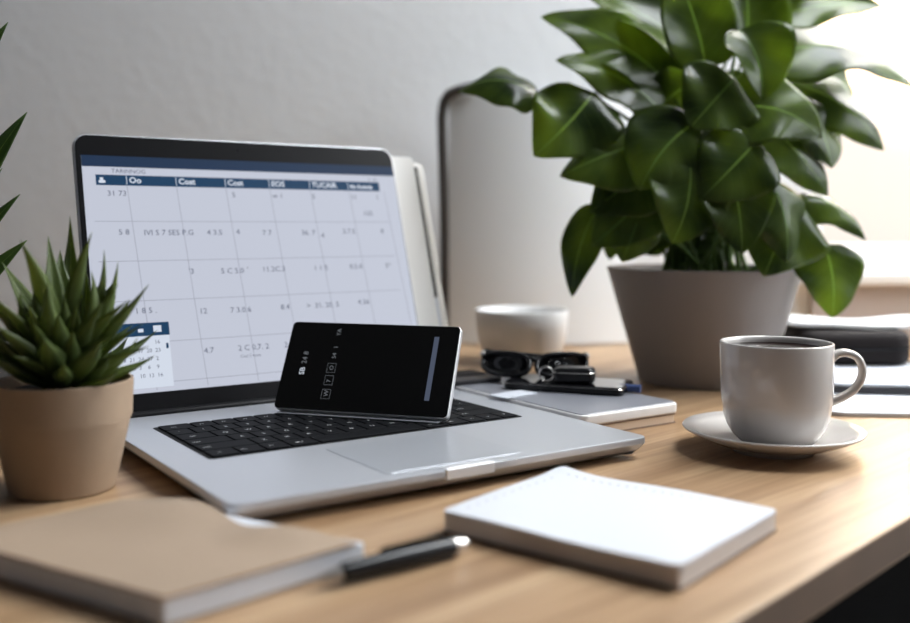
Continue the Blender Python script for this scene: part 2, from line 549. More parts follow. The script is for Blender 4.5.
rh = (ky1 - ky0) / 6.0
g = .0013
lay = [
    [(1.3, 'fn'), (1.15, 'ctrl'), (1.15, 'alt'), (1.35, 'cmd'), (5.6, ''), (1.3, 'cmd'), (1.15, 'alt'), (1, '<'), (1, 'v'), (1, '>')],
    [(2.3, 'shift')] + [(1, c) for c in 'ZXCVBNM,./'] + [(2.3, 'shift')],
    [(1.8, 'caps')] + [(1, c) for c in "ASDFGHJKL;'"] + [(1.8, 'enter')],
    [(1.5, 'tab')] + [(1, c) for c in 'QWERTYUIOP[]'] + [(1.1, '\\')],
    [(1, c) for c in '`1234567890-='] + [(1.6, 'del')],
    [(1.4, 'esc')] + [(1, 'F%d' % k) for k in range(1, 13)] + [(1.2, '')],
]
for r_, row in enumerate(lay):
    tot = sum(k[0] for k in row); x = kx0
    for wk, ch in row:
        ww = (kx1 - kx0) * wk / tot
        key(x + g / 2, ky0 + rh * r_ + g / 2, x + ww - g / 2, ky0 + rh * (r_ + 1) - g / 2, ch)
        x += ww
# hinge
bm = bmesh.new(); add_tube(bm, [(.022, LD - .0035, .0135), (LW - .022, LD - .0035, .0135)], .0042, 16)
from_bm('hinge', bm, M_bezel, lap, smooth=40)
# lid
LEAN = R(17.14); LIDW = .2805
bm = bmesh.new(); add_prism(bm, rounded_outline(0, 0, LIDW, LL, [.004, .011, .011, .004], 8), -.0055, 0.0, edge=.0012, seg=2)
lid = from_bm('lid', bm, M_alu, lap, smooth=40, loc=(0, LD, .0145), rot=(PI / 2 - LEAN, 0, 0))
bm = bmesh.new(); add_prism(bm, rounded_outline(.0012, .001, LIDW - .0012, LL - .0012, [.003, .010, .010, .003], 8), -.0002, .0005, edge=.0002, seg=1)
add_prism(bm, [(.131 + .0009 * math.cos(a * PI / 6), .2085 + .0009 * math.sin(a * PI / 6)) for a in range(12)], .0004, .00062, mi=1)
from_bm('bezel', bm, [M_bezel, M_lens], lid, smooth=30)
# the display with its calendar
SX0, SX1, SY0, SY1 = .0050, .2786, .0150, .1995
bm = bmesh.new()
add_prism(bm, rounded_outline(SX0, SY0, SX1, SY1, .0003, 2), .0004, .00065, edge=0, mi=0)
mats = [S_page, S_cell, S_navy, S_blue, S_line, S_text, S_lite]
z1_, z2_, z3_ = .00070, .00075, .00090
rect(bm, SX0, .1905, SX1, SY1, z1_, 2)                                   # window bar
text_faces(bm, 'TARINNOG', .0265, .1857, .0048, z1_, 5, sx=1.05)
text_faces(bm, '9  30', .2515, .1895 - .0045, .0040, z1_, 5)
HX0, HX1, HY0, HY1 = .0145, .2615, .1755, .1840
rect(bm, HX0, HY0, HX1, HY1, z2_, 3)                                     # header row
cols = [.0373, .0761, .1168, .1552, .1925, .2298]
for cx, t in zip(cols, ('Oo', 'Cost', 'Cost', 'EOS', 'TUCAIR', 'Mo Rotinda')):
    rect(bm, cx, HY0 + .0008, cx + .0005, HY1 - .0004, z3_, 6)
    text_faces(bm, t, cx + .0022, HY0 + .0022, .0068 if len(t) < 7 else .0047, z3_, 6, bold=.0002)
rect(bm, .0165, HY0 + .0018, .0215, HY0 + .0040, z3_, 6); rect(bm, .0175, HY0 + .0040, .0200, HY0 + .0062, z3_, 6)
rowsy = [.1464, .1150, .0840, .0521, .0217]
SK = .055
for ry in rowsy: rect(bm, .0115, ry, .2665, ry + .0004, z2_, 4)
for cx in cols + [.2655]:
    top = HY0
    bot = .0165
    vs = [bm.verts.new(p) for p in ((cx + SK * (top - bot), bot, z2_), (cx + SK * (top - bot) + .0004, bot, z2_), (cx + .0004, top, z2_), (cx, top, z2_))]
    f = bm.faces.new(vs); f.material_index = 4
nums = [  # (x, y baseline, text)
    (.022, .1670, '31 73'), (.1215, .1675, '5'), (.1570, .1675, 'w 1'), (.1935, .1675, '5'), (.2310, .1675, '11'), (.2560, .1675, '1'),
    (.028, .1360, '5 8'), (.0470, .1355, 'IVI S 7 SES P.G'), (.0970, .1355, '4 3.5'), (.1215, .1360, '4'), (.1440, .1350, '7 7'), (.1790, .1350, '36. 7'), (.1970, .1325, '4'),
    (.2180, .1360, '3.7.5'), (.2560, .1360, '8'), (.2410, .1525, '155'),
    (.0790, .1040, "'3"), (.1050, .1035, '5 C 5.0'), (.1270, .1040, "'"), (.1400, .1040, '11.2C.3'), (.1860, .1040, '1 1 5'), (.2200, .1045, '0.5.0'), (.2550, .1045, '3*'),
    (.0840, .0720, '12'), (.1090, .0715, '7 3.0.6'), (.1520, .0720, '8.4'), (.1750, .0720, '>  31. 20. 5'), (.2230, .0730, '4.36'),
    (.0350, .0745, '1 8 5 .'), (.0845, .0410, '4.7'), (.1120, .0410, '2 C 0,7. 2'), (.1510, .0410, '2.0.0'), (.1800, .0410, '3. 6'), (.2200, .0410, '5 2'),
]
for x, y, t in nums: text_faces(bm, t, x, y, .0062, z3_, 5, sx=1.05)
text_faces(bm, 'Cost S ment', .1130, .0355, .0034, z3_, 5)
# small month pad in the lower corner
rect(bm, .0130, .0185, .0590, .0580, z2_ + .00008, 6)
rect(bm, .0130, .0572, .0595, .0672, z3_, 3)
rect(bm, .0475, .0598, .0535, .0648, z3_ + .00004, 6); rect(bm, .0360, .0602, .0400, .0628, z3_ + .00004, 6)
rect(bm, .0560, .0470, .0578, .0510, z3_, 3)
for i in range(5):
    for j in range(6):
        if i == 0 and j < 5: continue
        text_faces(bm, str((7 * i + j * 3) % 28 + 1), .0150 + j * .0065, .0510 - i * .0062, .0042, z3_, 5)
from_bm('screen', bm, mats, lid, smooth=False)

# ------------------------------------------------------------------ phone on the laptop
ph = thing('smartphone', 'black smartphone standing on its long side on the laptop, leaning back', 'smartphone',
           (-0.1325, 0.7200, .0158), R(-17.5))
PW, PH_, PT = .1335, .0690, .0060
tilt = R(90 - 29.0)
bm = bmesh.new(); add_prism(bm, rounded_outline(0, 0, PW, PH_, .0036, 6), -PT, 0, edge=.0012, seg=3)
body = from_bm('body', bm, mat('phone_rim', srgb(214, 214, 216), .3, metal=.5), ph, smooth=40, loc=(0, 0, .0030), rot=(tilt, 0, 0))
bm = bmesh.new()
add_prism(bm, rounded_outline(.0006, .0006, PW - .0006, PH_ - .0006, .0032, 6), -.0001, .00035, edge=.0001, seg=1)
zz = .00042
vs = [bm.verts.new(p) for p in ((.1145, .0120, zz), (.1182, .0120, zz), (.1182, .0600, zz), (.1145, .0600, zz))]
bm.faces.new(vs).material_index = 2
text_faces(bm, '24 8', .0185, .0350, .0056, zz, 1, rot=PI / 2)
text_faces(bm, 'SB', .0185, .0265, .0058, zz, 3, rot=PI / 2)
for i, (t, yy) in enumerate((('W', .0110), ('7', .0215), ('O', .0310), ('54', .0400), ('I', .0485), ('YA', .0580))):
    text_faces(bm, t, .0410, yy, .0046, zz, 1, rot=PI / 2)
    if i < 3:
        x0, y0, x1, y1 = .0360, yy - .0018, .0426, yy + .0052
        for a in ((x0, y0, x1, y0 + .0002), (x0, y1, x1, y1 + .0002), (x0, y0, x0 + .0002, y1), (x1, y0, x1 + .0002, y1)):
            rect(bm, *a, zz, 1)
from_bm('screen', bm, [M_black, S_icon, S_bar, S_lite], body, smooth=30)
bm = bmesh.new()   # ledge of the stand along the lower edge and the strut behind
add_box(bm, (.004, -.0022, -.0003), (PW - .006, .0065, .0008), .0004, 1)
add_box(bm, (.05, .020, .0004), (.08, .0225, .030), .0004, 1)
add_box(bm, (.05, .006, -.0003), (.08, .0225, .0008), .0003, 1)
from_bm('stand', bm, M_alu, ph, smooth=30)

# ------------------------------------------------------------------ mug and saucer
MC = Vector((0.2142, 0.668, 0))
bm = bmesh.new()
add_lathe(bm, [(a_ * 1.02, b_ * .94) for a_, b_ in [(0, .0035), (.022, .0035), (.024, .0000), (.0265, .0000), (.028, .0032), (.040, .0065), (.050, .0110), (  .0575, .0152), (.0583, .0163),
               (.0575, .0172), (.0500, .0135), (.0400, .0092), (.0290, .0068), (.0260, .0063), (.0245, .0056), (0, .0054)]], 96)
sc_ = from_bm('saucer', bm, M_ceramic, smooth=True, loc=MC)
tag(sc_, 'round pale grey saucer on the oak desk under the coffee mug', 'saucer')
mug = thing('mug', 'glossy pale grey mug of black coffee standing on the saucer', 'mug', MC + Vector((.0025, 0, .0056)))
RR = .0371
mz = .0678
bm = bmesh.new()
prof = [(0, .0016), (.0200, .0016), (.0212, .0002), (.0228, .0002), (.0250, .0018), (.0290, .0060), (.0325, .0120), (.0345, .0180), (.0355, .0262), (.0358, .0275), (.0361, .0290),
        (.0368, .0450), (RR, mz - .0012), (RR - .0003, mz - .0002), (RR - .0011, mz), (RR - .0022, mz - .0008), (RR - .0028, mz - .003), (RR - .0036, .0400),
        (.0315, .0200), (.0260, .0085), (.0180, .0042), (0, .0036)]
add_lathe(bm, prof, 96)
from_bm('body', bm, M_ceramic, mug, smooth=True)
bm = bmesh.new(); add_lathe(bm, [(RR - .0025, mz - .0042), (RR - .0045, mz - .0046), (0, mz - .0046)], 64)
from_bm('coffee', bm, M_coffee, mug, smooth=True)
bm = bmesh.new()
hp = spline([(.0350, 0, .0570), (.0395, 0, .0604), (.0455, 0, .0610), (.0520, 0, .0580), (.0550, 0, .0510), (.0542, 0, .0440), (.0500, 0, .0372), (.0430, 0, .0320), (.0342, 0, .0280)], 6)
nh = len(hp)
add_tube(bm, hp, [.0042 + .0009 * abs(2 * i / (nh - 1) - 1) ** 3 for i in range(nh)], 16, flat=.62, up=(0, 1, 0))
hd = from_bm('handle', bm, M_ceramic, mug, smooth=True)
hd.rotation_euler = (0, 0, R(-10))

# ------------------------------------------------------------------ background cup
bm = bmesh.new()
cz = .0585; cr_ = .0520
add_lathe(bm, [(0, .002), (.026, .002), (.028, 0), (.031, 0), (.036, .003), (.0435, .012), (.0480, .024), (.0505, .038), (cr_, cz - .001), (cr_ - .001, cz), (cr_ - .0028, cz - .001),
               (.0475, .038), (.0445, .024), (.0380, .012), (.028, .006), (0, .005)], 72)
tag(from_bm('cup', bm, M_ceramic_w, smooth=True, loc=(.0745, 1.105, 0)), 'white handleless cup standing behind the laptop, left of the planter', 'cup')

# ------------------------------------------------------------------ white pad
pad = thing('notepad', 'thick white notepad with a row of punched marks at the desk front', 'notepad', (-0.0070, 0.4890, 0), R(-39.0))
bm = bmesh.new()
PX, PY = .1285, .1080
add_prism(bm, rounded_outline(0.0008, 0.0008, PX - .0008, PY - .0008, .002), .0009, .0096, edge=.0003, seg=1)
from_bm('page_block', bm, M_pages, pad, smooth=40)
bm = bmesh.new(); add_prism(bm, rounded_outline(0, 0, PX, PY, .0025), 0, .0010, edge=.0002, seg=1)
from_bm('back_cover', bm, mat('pad_board', srgb(120, 104, 92), .8), pad, smooth=40)
# top sheets: gently warped, curling up at the far corner
bm = bmesh.new()
NX, NY = 36, 30
def topz(x, y):
    a = max(0, 1 - math.hypot(x - 0.004, y - PY) / .030)
    return .0108 + .0022 * a * a + .0004 * math.sin(x * 60 + y * 30)
gr = [[None] * (NY + 1) for _ in range(NX + 1)]
for i in range(NX + 1):
    for j in range(NY + 1):
        x = PX * i / NX; y = PY * j / NY
        # rounded corners
        rr = .004
        cx = min(max(x, rr), PX - rr); cy = min(max(y, rr), PY - rr)
        d = math.hypot(x - cx, y - cy)
        if d > rr and x != cx and y != cy: x = cx + (x - cx) * rr / d; y = cy + (y - cy) * rr / d
        gr[i][j] = (x, y)
top = [[bm.verts.new((x, y, topz(x, y))) for (x, y) in r] for r in gr]
bot = [[bm.verts.new((x, y, topz(x, y) - .0012)) for (x, y) in r] for r in gr]
for i in range(NX):
    for j in range(NY):
        bm.faces.new((top[i][j], top[i + 1][j], top[i + 1][j + 1], top[i][j + 1]))
        bm.faces.new((bot[i][j], bot[i][j + 1], bot[i + 1][j + 1], bot[i + 1][j]))
for i in range(NX):
    for j in (0, NY): bm.faces.new((top[i][j], top[i + 1][j], bot[i + 1][j], bot[i][j]))
for j in range(NY):
    for i in (0, NX): bm.faces.new((top[i][j], top[i][j + 1], bot[i][j + 1], bot[i][j]))
for f in bm.faces: f.material_index = 0
def dot(x, y, r=.0009):
    q = topz(x, y) + .00006
    vs = [bm.verts.new((x + r * 1.3 * math.cos(a * PI / 4), y + r * math.sin(a * PI / 4), q)) for a in range(8)]
    bm.faces.new(vs).material_index = 1
for k in range(21): dot(.012 + k * .0053, PY - .010)
for k in range(11): dot(.008, .012 + k * .0075, .0007)
from_bm('top_sheet', bm, [M_paper, M_hole], pad, smooth=40)

# ------------------------------------------------------------------ pen
pa = Vector((-0.0590, 0.4085, 0)); pb = Vector((0.0045, 0.4560, 0))
pen = thing('pen', 'black ballpoint pen with chrome tip and end lying between both notebooks', 'pen', pa + Vector((0, 0, .0050)), math.atan2(pb.y - pa.y, pb.x - pa.x))
PLn = (pb - pa).length
def lathe_x(bm, prof, n=24):
    t = bmesh.new(); add_lathe(t, [(r, x) for x, r in prof], n)
    for q in t.verts: q.co = Vector((q.co.z, q.co.y, q.co.x))
    merge(bm, t)
bm = bmesh.new(); lathe_x(bm, [(0, 0), (.0003, .0006), (.0030, .0009), (.0040, .0016), (.0120, .0034), (.0135, .0036), (.0140, 0)])
from_bm('tip', bm, mat('satin_tip', srgb(190, 186, 182), .3, metal=.85), pen, smooth=40)
bm = bmesh.new(); lathe_x(bm, [(.0130, 0), (.0132, .0038), (.0160, .0044), (.0450, .0050), (.0700, .0046), (.0725, .0040), (.0728, 0)])
from_bm('barrel', bm, M_penblack, pen, smooth=40)
bm = bmesh.new(); lathe_x(bm, [(.0722, 0), (.0724, .0038), (.0745, .0038), (.0750, .0030), (.0790, .0028), (.0796, .0020), (.0798, 0)])
from_bm('end_button', bm, M_chrome, pen, smooth=40)
bm = bmesh.new()
add_tube(bm, [(.0700, .0, .0045), (.0670, .0, .0062), (.0350, .0, .0060), (.0330, 0, .0052)], .0008, 8, flat=2.0)
from_bm('clip', bm, M_penblack, pen, smooth=40)
pen.rotation_euler.x = 0

# ------------------------------------------------------------------ kraft notebook, front left
KC = Vector((-0.1090, 0.3710, 0))
nbk = thing('notebook', 'thick beige covered notebook with white pages at the left front of the desk', 'notebook', KC)
d1 = Vector((math.cos(R(44.5)), math.sin(R(44.5)))) * .0950
d2 = Vector((math.cos(R(149)), math.sin(R(149)))) * .140
def para(a0, a1, b0, b1, r=.004):
    c = [d1 * a0 + d2 * b0, d1 * a1 + d2 * b0, d1 * a1 + d2 * b1, d1 * a0 + d2 * b1]
    out = []
    for i in range(4):
        p = c[i]; pr = (c[i - 1] - p).normalized(); nx = (c[(i + 1) % 4] - p).normalized()
        for k in range(5): out.append(tuple(bez(p + pr * r, p, p + nx * r, k / 4)))
    return out
bm = bmesh.new(); add_prism(bm, para(.0, 1, 0, 1), 0, .0012, edge=.0004, seg=2)
from_bm('back_cover', bm, M_kraft, nbk, smooth=40)
bm = bmesh.new(); add_prism(bm, para(.0, 1.03, .006, .99, .002), .0012, .0108, edge=.0006, seg=2)
from_bm('page_block', bm, M_paper, nbk, smooth=40)
# front cover: sheet with a lifted bump towards the far right corner
bm = bmesh.new()
N1, N2 = 24, 40
def kz(a, b):
    w1 = max(0, 1 - math.hypot((a - 1.0) * .55, (b - .22)) / .22)
    w2 = max(0, 1 - math.hypot((a - 1.0) * .55, (b - .72)) / .35)
    return .0109 + .0035 * w1 * w1 * (3 - 2 * w1) + .0045 * w2 * w2 * (3 - 2 * w2)
def amax(b): return .925 + .045 * math.cos(b * 9)
tp, bt = [], []
for i in range(N1 + 1):
    ta, ba = [], []
    for j in range(N2 + 1):
        a = i / N1; b = j / N2
        p = d1 * (a * amax(b)) + d2 * (b * (1 if b > .001 else 1) )
        ta.append(bm.verts.new((p.x, p.y, kz(a, b) + .0013))); ba.append(bm.verts.new((p.x, p.y, kz(a, b))))
    tp.append(ta); bt.append(ba)
for i in range(N1):
    for j in range(N2):
        bm.faces.new((tp[i][j], tp[i + 1][j], tp[i + 1][j + 1], tp[i][j + 1])); bm.faces.new((bt[i][j], bt[i][j + 1], bt[i + 1][j + 1], bt[i + 1][j]))
for i in range(N1):
    for j in (0, N2): bm.faces.new((tp[i][j], tp[i + 1][j], bt[i + 1][j], bt[i][j]))
for j in range(N2):
    for i in (0, N1): bm.faces.new((tp[i][j], tp[i][j + 1], bt[i][j + 1], bt[i][j]))
from_bm('front_cover', bm, M_kraft, nbk, smooth=50)

# ------------------------------------------------------------------ closed tablet on a book, right of laptop
FR = FL + u * LW
SO = FR + v * .070 + u * .0035
bk = thing('book', 'beige book lying flat under the closed grey tablet, right of the laptop', 'book', SO, TH)
bm = bmesh.new(); add_prism(bm, rounded_outline(.001, .001, .0965, .178, .003), .0008, .0066, edge=.0003, seg=1)
from_bm('page_block', bm, mat('book_pages', srgb(214, 192, 168), .8), bk, smooth=40)
bm = bmesh.new(); add_prism(bm, rounded_outline(0, 0, .098, .180, .003), 0, .0009, edge=.0002, seg=1); add_prism(bm, rounded_outline(0, 0, .098, .180, .003), .0066, .0075, edge=.0002, seg=1)
from_bm('cover', bm, mat('book_cover', srgb(130, 108, 90), .7), bk, smooth=40)
tb = thing('tablet', 'closed grey tablet with a white rim lying on the beige book', 'tablet', SO + Vector((0, 0, .0077)), TH)
bm = bmesh.new(); add_prism(bm, rounded_outline(.000, -.001, .1000, .180, .007), 0, .0080, edge=.0018, seg=3)
from_bm('shell', bm, mat('tablet_rim', srgb(232, 230, 228), .4), tb, smooth=40)
bm = bmesh.new(); add_prism(bm, rounded_outline(.0018, .0008, .0982, .1782, .006), .0078, .0086, edge=.0002, seg=1)
from_bm('cover', bm, mat('tablet_cover', srgb(150, 152, 160), .35, metal=.3), tb, smooth=40)
TZ = .0077 + .0087
dk = thing('card_wallet', 'flat dark grey wallet lying on the tablet just behind the laptop', 'wallet', Vector((-.006, .832, TZ)), TH - R(6))
bm = bmesh.new(); add_prism(bm, rounded_outline(0, 0, .054, .048, .004), 0, .0042, edge=.0012, seg=2)
from_bm('shell', bm, M_dkgrey, dk, smooth=40)
bm = bmesh.new(); add_prism(bm, rounded_outline(.004, .020, .050, .0475, .002), .0041, .0050, edge=.0003, seg=1)
from_bm('flap', bm, M_dkcase, dk, smooth=40)
cd = thing('paper_card', 'small white card lying on the tablet beside the laptop edge', 'card', Vector((.040, .772, TZ)), TH + R(8))
bm = bmesh.new(); add_prism(bm, rounded_outline(0, 0, .036, .020, .001), 0, .0008, edge=.0002, seg=1)
from_bm('card_sheet', bm, M_paper, cd, smooth=40)
p2 = thing('smartphone', 'black smartphone lying flat on the tablet under the sunglasses', 'smartphone', Vector((.0390, .8190, TZ)), R(-22))
bm = bmesh.new(); add_prism(bm, rounded_outline(0, 0, .100, .048, .006), 0, .0062, edge=.0015, seg=3)
from_bm('body', bm, M_penblack, p2, smooth=40)
bm = bmesh.new(); add_prism(bm, rounded_outline(.001, .001, .099, .047, .005), .0060, .0066, edge=.0002, seg=1)
from_bm('screen', bm, M_lens, p2, smooth=40)
bm = bmesh.new(); add_prism(bm, rounded_outline(-.0003, -.0003, .1003, .0483, .006), .0048, .0055, edge=.0003, seg=1)
from_bm('trim', bm, M_chrome, p2, smooth=40)
pz = TZ + .0067
# sunglasses
sg = thing('sunglasses', 'folded black sunglasses with chrome hinges lying on the flat smartphone', 'sunglasses', Vector((.0230, .8430, pz + .0010)), R(-8))
def lens_ring(cx, w_, h_, n=28):
    return [Vector((cx + w_ / 2 * math.copysign(abs(math.cos(a)) ** .75, math.cos(a)), 0, h_ / 2 + h_ / 2 * math.copysign(abs(math.sin(a)) ** .75, math.sin(a)))) for a in [2 * PI * k / n for k in range(n)]]
fr = bmesh.new(); 
curvy = lambda p: Vector((p.x, 9.0 * (p.x - .043) ** 2 + p.z * .75, p.z * .80))
for cx in (.019, .067):
    ring = [curvy(p) for p in lens_ring(cx, .042, .021)]
    add_tube(fr, ring + [ring[0], ring[1]], .0022, 8, caps=False)
    bm = bmesh.new()
    vs = [bm.verts.new(p) for p in ring]; cc = bm.verts.new(curvy(Vector((cx, 0, .0105))) + Vector((0, -.0012, .0004)))
    for i in range(len(vs)): bm.faces.new((vs[i], vs[(i + 1) % len(vs)], cc))
    r_ = bmesh.ops.solidify(bm, geom=bm.faces[:], thickness=.0008)
    from_bm('lens', bm, M_lens, sg, smooth=True)
add_tube(fr, [curvy(Vector((.038, 0, .014))), curvy(Vector((.043, 0, .016))), curvy(Vector((.048, 0, .014)))], .0022, 8)
from_bm('frame', fr, M_penblack, sg, smooth=True)
for (xa, xb, yy, zt) in ((-.003, .083, .036, .0150), (.089, .000, .029, .0135)):
    bm = bmesh.new()
    ya = 9.0 * (xa - .043) ** 2 + .012
    add_tube(bm, spline([(xa, ya, zt), (xa + (xb - xa) * .03, ya + .010, zt), (xa + (xb - xa) * .15, yy, zt - .001), (xa + (xb - xa) * .7, yy, zt - .004), (xb, yy - .002, .004)], 5), .0028, 8, flat=.55, up=(0, 0, 1))
    from_bm('temple', bm, M_penblack, sg, smooth=True)
for hx in (-.0025, .0885):
    bm = bmesh.new(); t = bmesh.new(); bmesh.ops.create_uvsphere(t, u_segments=12, v_segments=8, radius=.0026)
    for q in t.verts: q.co += Vector((hx, 9.0 * (hx - .043) ** 2 + .0095, .0145))
    merge(bm, t); from_bm('hinge', bm, M_chrome, sg, smooth=True)
# key fob: the chunky black object at the right end
fob = thing('key_fob', 'chunky black key fob with chrome band at the right of the sunglasses', 'key fob', Vector((.0790, .8040, pz)), R(-12))
bm = bmesh.new(); add_prism(bm, rounded_outline(0, 0, .034, .020, .006), 0, .0130, edge=.0040, seg=4)
fo = from_bm('shell', bm, M_penblack, fob, smooth=40)
bm = bmesh.new(); add_prism(bm, rounded_outline(-.0004, -.0004, .0344, .0204, .006), .0085, .0095, edge=.0003, seg=1)
from_bm('chrome_band', bm, M_chrome, fob, smooth=40)
bm = bmesh.new(); ring = [Vector((-.006 + .006 * math.cos(a), .010, .0062 + .006 * math.sin(a))) for a in [2 * PI * k / 20 for k in range(20)]]
add_tube(bm, ring + [ring[0], ring[1]], .0009, 8, caps=False)
from_bm('ring', bm, M_chrome, fob, smooth=True)
mk = thing('marker_pen', 'short dark blue marker lying at the right end of the tablet', 'pen', Vector((.1330, .8050, TZ + .0036)), R(-20))
bm = bmesh.new(); lathe_x(bm, [(0, 0), (.0002, .0032), (.018, .0034), (.0182, 0)]); from_bm('cap', bm, M_blueclip, mk, smooth=40)
bm = bmesh.new(); lathe_x(bm, [(-.030, 0), (-.0298, .0024), (-.001, .0030), (0, 0)]); from_bm('barrel', bm, M_penblack, mk, smooth=40)

# ------------------------------------------------------------------ white binder behind the laptop
BO = FL + u * (LW + .0545) + v * (LD + .031)
bn = thing('ring_binder', 'white binder with a rounded edge leaning upright behind the open laptop', 'binder', BO, TH)
BL = .2190; BWd = .10
rx = PI / 2 - R(16.5)
bm = bmesh.new(); add_prism(bm, rounded_outline(-BWd, 0, -.0205, BL - .002, .004), .0, .0035, edge=.0012, seg=2)
from_bm('front_cover', bm, M_white, bn, smooth=40, loc=(0, 0, .0085), rot=(rx, 0, 0))
bm = bmesh.new(); add_prism(bm, rounded_outline(-BWd, 0, .003, BL, [.004, .008, .004, .004]), -.0300, -.0130, edge=.0070, seg=5)
from_bm('back_cover', bm, M_white, bn, smooth=40, loc=(0, 0, .0085), rot=(rx, 0, 0))
bm = bmesh.new(); add_prism(bm, rounded_outline(-BWd + .002, .080, -.0150, BL - .010, .001), -.0125, -.0002, edge=.0005, seg=1)
from_bm('dark_divider', bm, M_darkpot, bn, smooth=40, loc=(0, 0, .0085), rot=(rx, 0, 0))

bm = bmesh.new(); add_prism(bm, rounded_outline(-BWd + .002, .002, -.0150, .079, .001), -.0125, -.0002, edge=.0005, seg=1)
from_bm('page_block', bm, M_paper, bn, smooth=40, loc=(0, 0, .0085), rot=(rx, 0, 0))

# ------------------------------------------------------------------ curved white board with tube frame, at the wall
bd = thing('desk_divider', 'curved white divider panel with a dark tube frame behind the white cup', 'divider', (.11, 1.265, 0))
bm = bmesh.new()
Wb, Hb = .118, .318
def bcurve(x): return -.020 * (1 - (x / Wb) ** 2)
n_ = 24
pf = [(x, bcurve(x)) for x in [(-Wb + 2 * Wb * k / n_) for k in range(n_ + 1)]]
ring = pf + [(x, y + .006) for x, y in reversed(pf)]
t = bmesh.new(); add_prism(t, ring, .003, Hb, edge=0)
merge(bm, t); from_bm('panel', bm, M_board, bd, smooth=40)
bm = bmesh.new()
add_tube(bm, spline([(-Wb - .004, .004, .002), (-Wb - .005, .003, .15), (-Wb - .008, .002, .26), (-Wb - .008, .001, Hb - .022), (-Wb - .002, -.001, Hb - .002), (-Wb + .012, -.004, Hb + .006), (-Wb + .034, -.012, Hb + .010)], 8), .0066, 12)
from_bm('tube_frame', bm, M_tube, bd, smooth=True)

# ------------------------------------------------------------------ things at the right back
sh = tag(from_bm('paper_pad', (lambda b: (add_prism(b, rounded_outline(0, 0, .185, .20, .022), 0, .0035, edge=.0010, seg=2), b)[1])(bmesh.new()), M_paper, smooth=40, loc=(.292, .786, 0), rot=(0, 0, R(-4))),
         'white sheet pad with rounded corner lying behind the coffee mug', 'pad')
s2 = thing('folder', 'white folder with a dark grey edge lying on the pad behind the mug handle', 'folder', (.330, .872, .0040), R(-8))
bm = bmesh.new(); add_prism(bm, rounded_outline(0, 0, .20, .17, .010), 0, .0060, edge=.001, seg=2)
from_bm('back_cover', bm, M_dkgrey, s2, smooth=40)
bm = bmesh.new(); add_prism(bm, rounded_outline(.002, .002, .198, .168, .010), .0060, .0085, edge=.0008, seg=2)
from_bm('front_cover', bm, M_paper, s2, smooth=40)
case = thing('zip_case', 'dark padded zip case lying on the white folder under the cloth', 'case', (.340, .980, .0128), R(-3))
bm = bmesh.new(); add_prism(bm, rounded_outline(0, 0, .115, .095, .022), 0, .0340, edge=.010, seg=5)
from_bm('shell', bm, M_dkcase, case, smooth=40)
bm = bmesh.new(); add_prism(bm, rounded_outline(-.0012, -.0012, .1162, .0962, .0225), .0155, .0185, edge=.0008, seg=2)
from_bm('zip', bm, M_penblack, case, smooth=40)
# cloth draped over the case
bm = bmesh.new(); NXc, NYc = 40, 20
def clz(x, y):
    return .0490 + .0022 * math.sin(x * 42) * math.cos(y * 60 + 1) + .0045 * math.exp(-((x + .002) / .02) ** 2)
tp = [[bm.verts.new((.326 + .24 * i / NXc, .992 + .085 * j / NYc, clz(.26 * i / NXc, .085 * j / NYc) + .0035)) for j in range(NYc + 1)] for i in range(NXc + 1)]
bt = [[bm.verts.new(q.co - Vector((0, 0, .0034))) for q in r] for r in tp]
for i in range(NXc):
    for j in range(NYc):
        bm.faces.new((tp[i][j], tp[i + 1][j], tp[i + 1][j + 1], tp[i][j + 1])); bm.faces.new((bt[i][j], bt[i][j + 1], bt[i + 1][j + 1], bt[i + 1][j]))
for i in range(NXc):
    for j in (0, NYc): bm.faces.new((tp[i][j], tp[i + 1][j], bt[i + 1][j], bt[i][j]))
for j in range(NYc):
    for i in (0, NXc): bm.faces.new((tp[i][j], tp[i][j + 1], bt[i][j + 1], bt[i][j]))
tag(from_bm('folded_cloth', bm, M_cloth, smooth=50), 'folded white cloth lying on top of the dark zip case', 'cloth')

# ------------------------------------------------------------------ leaves


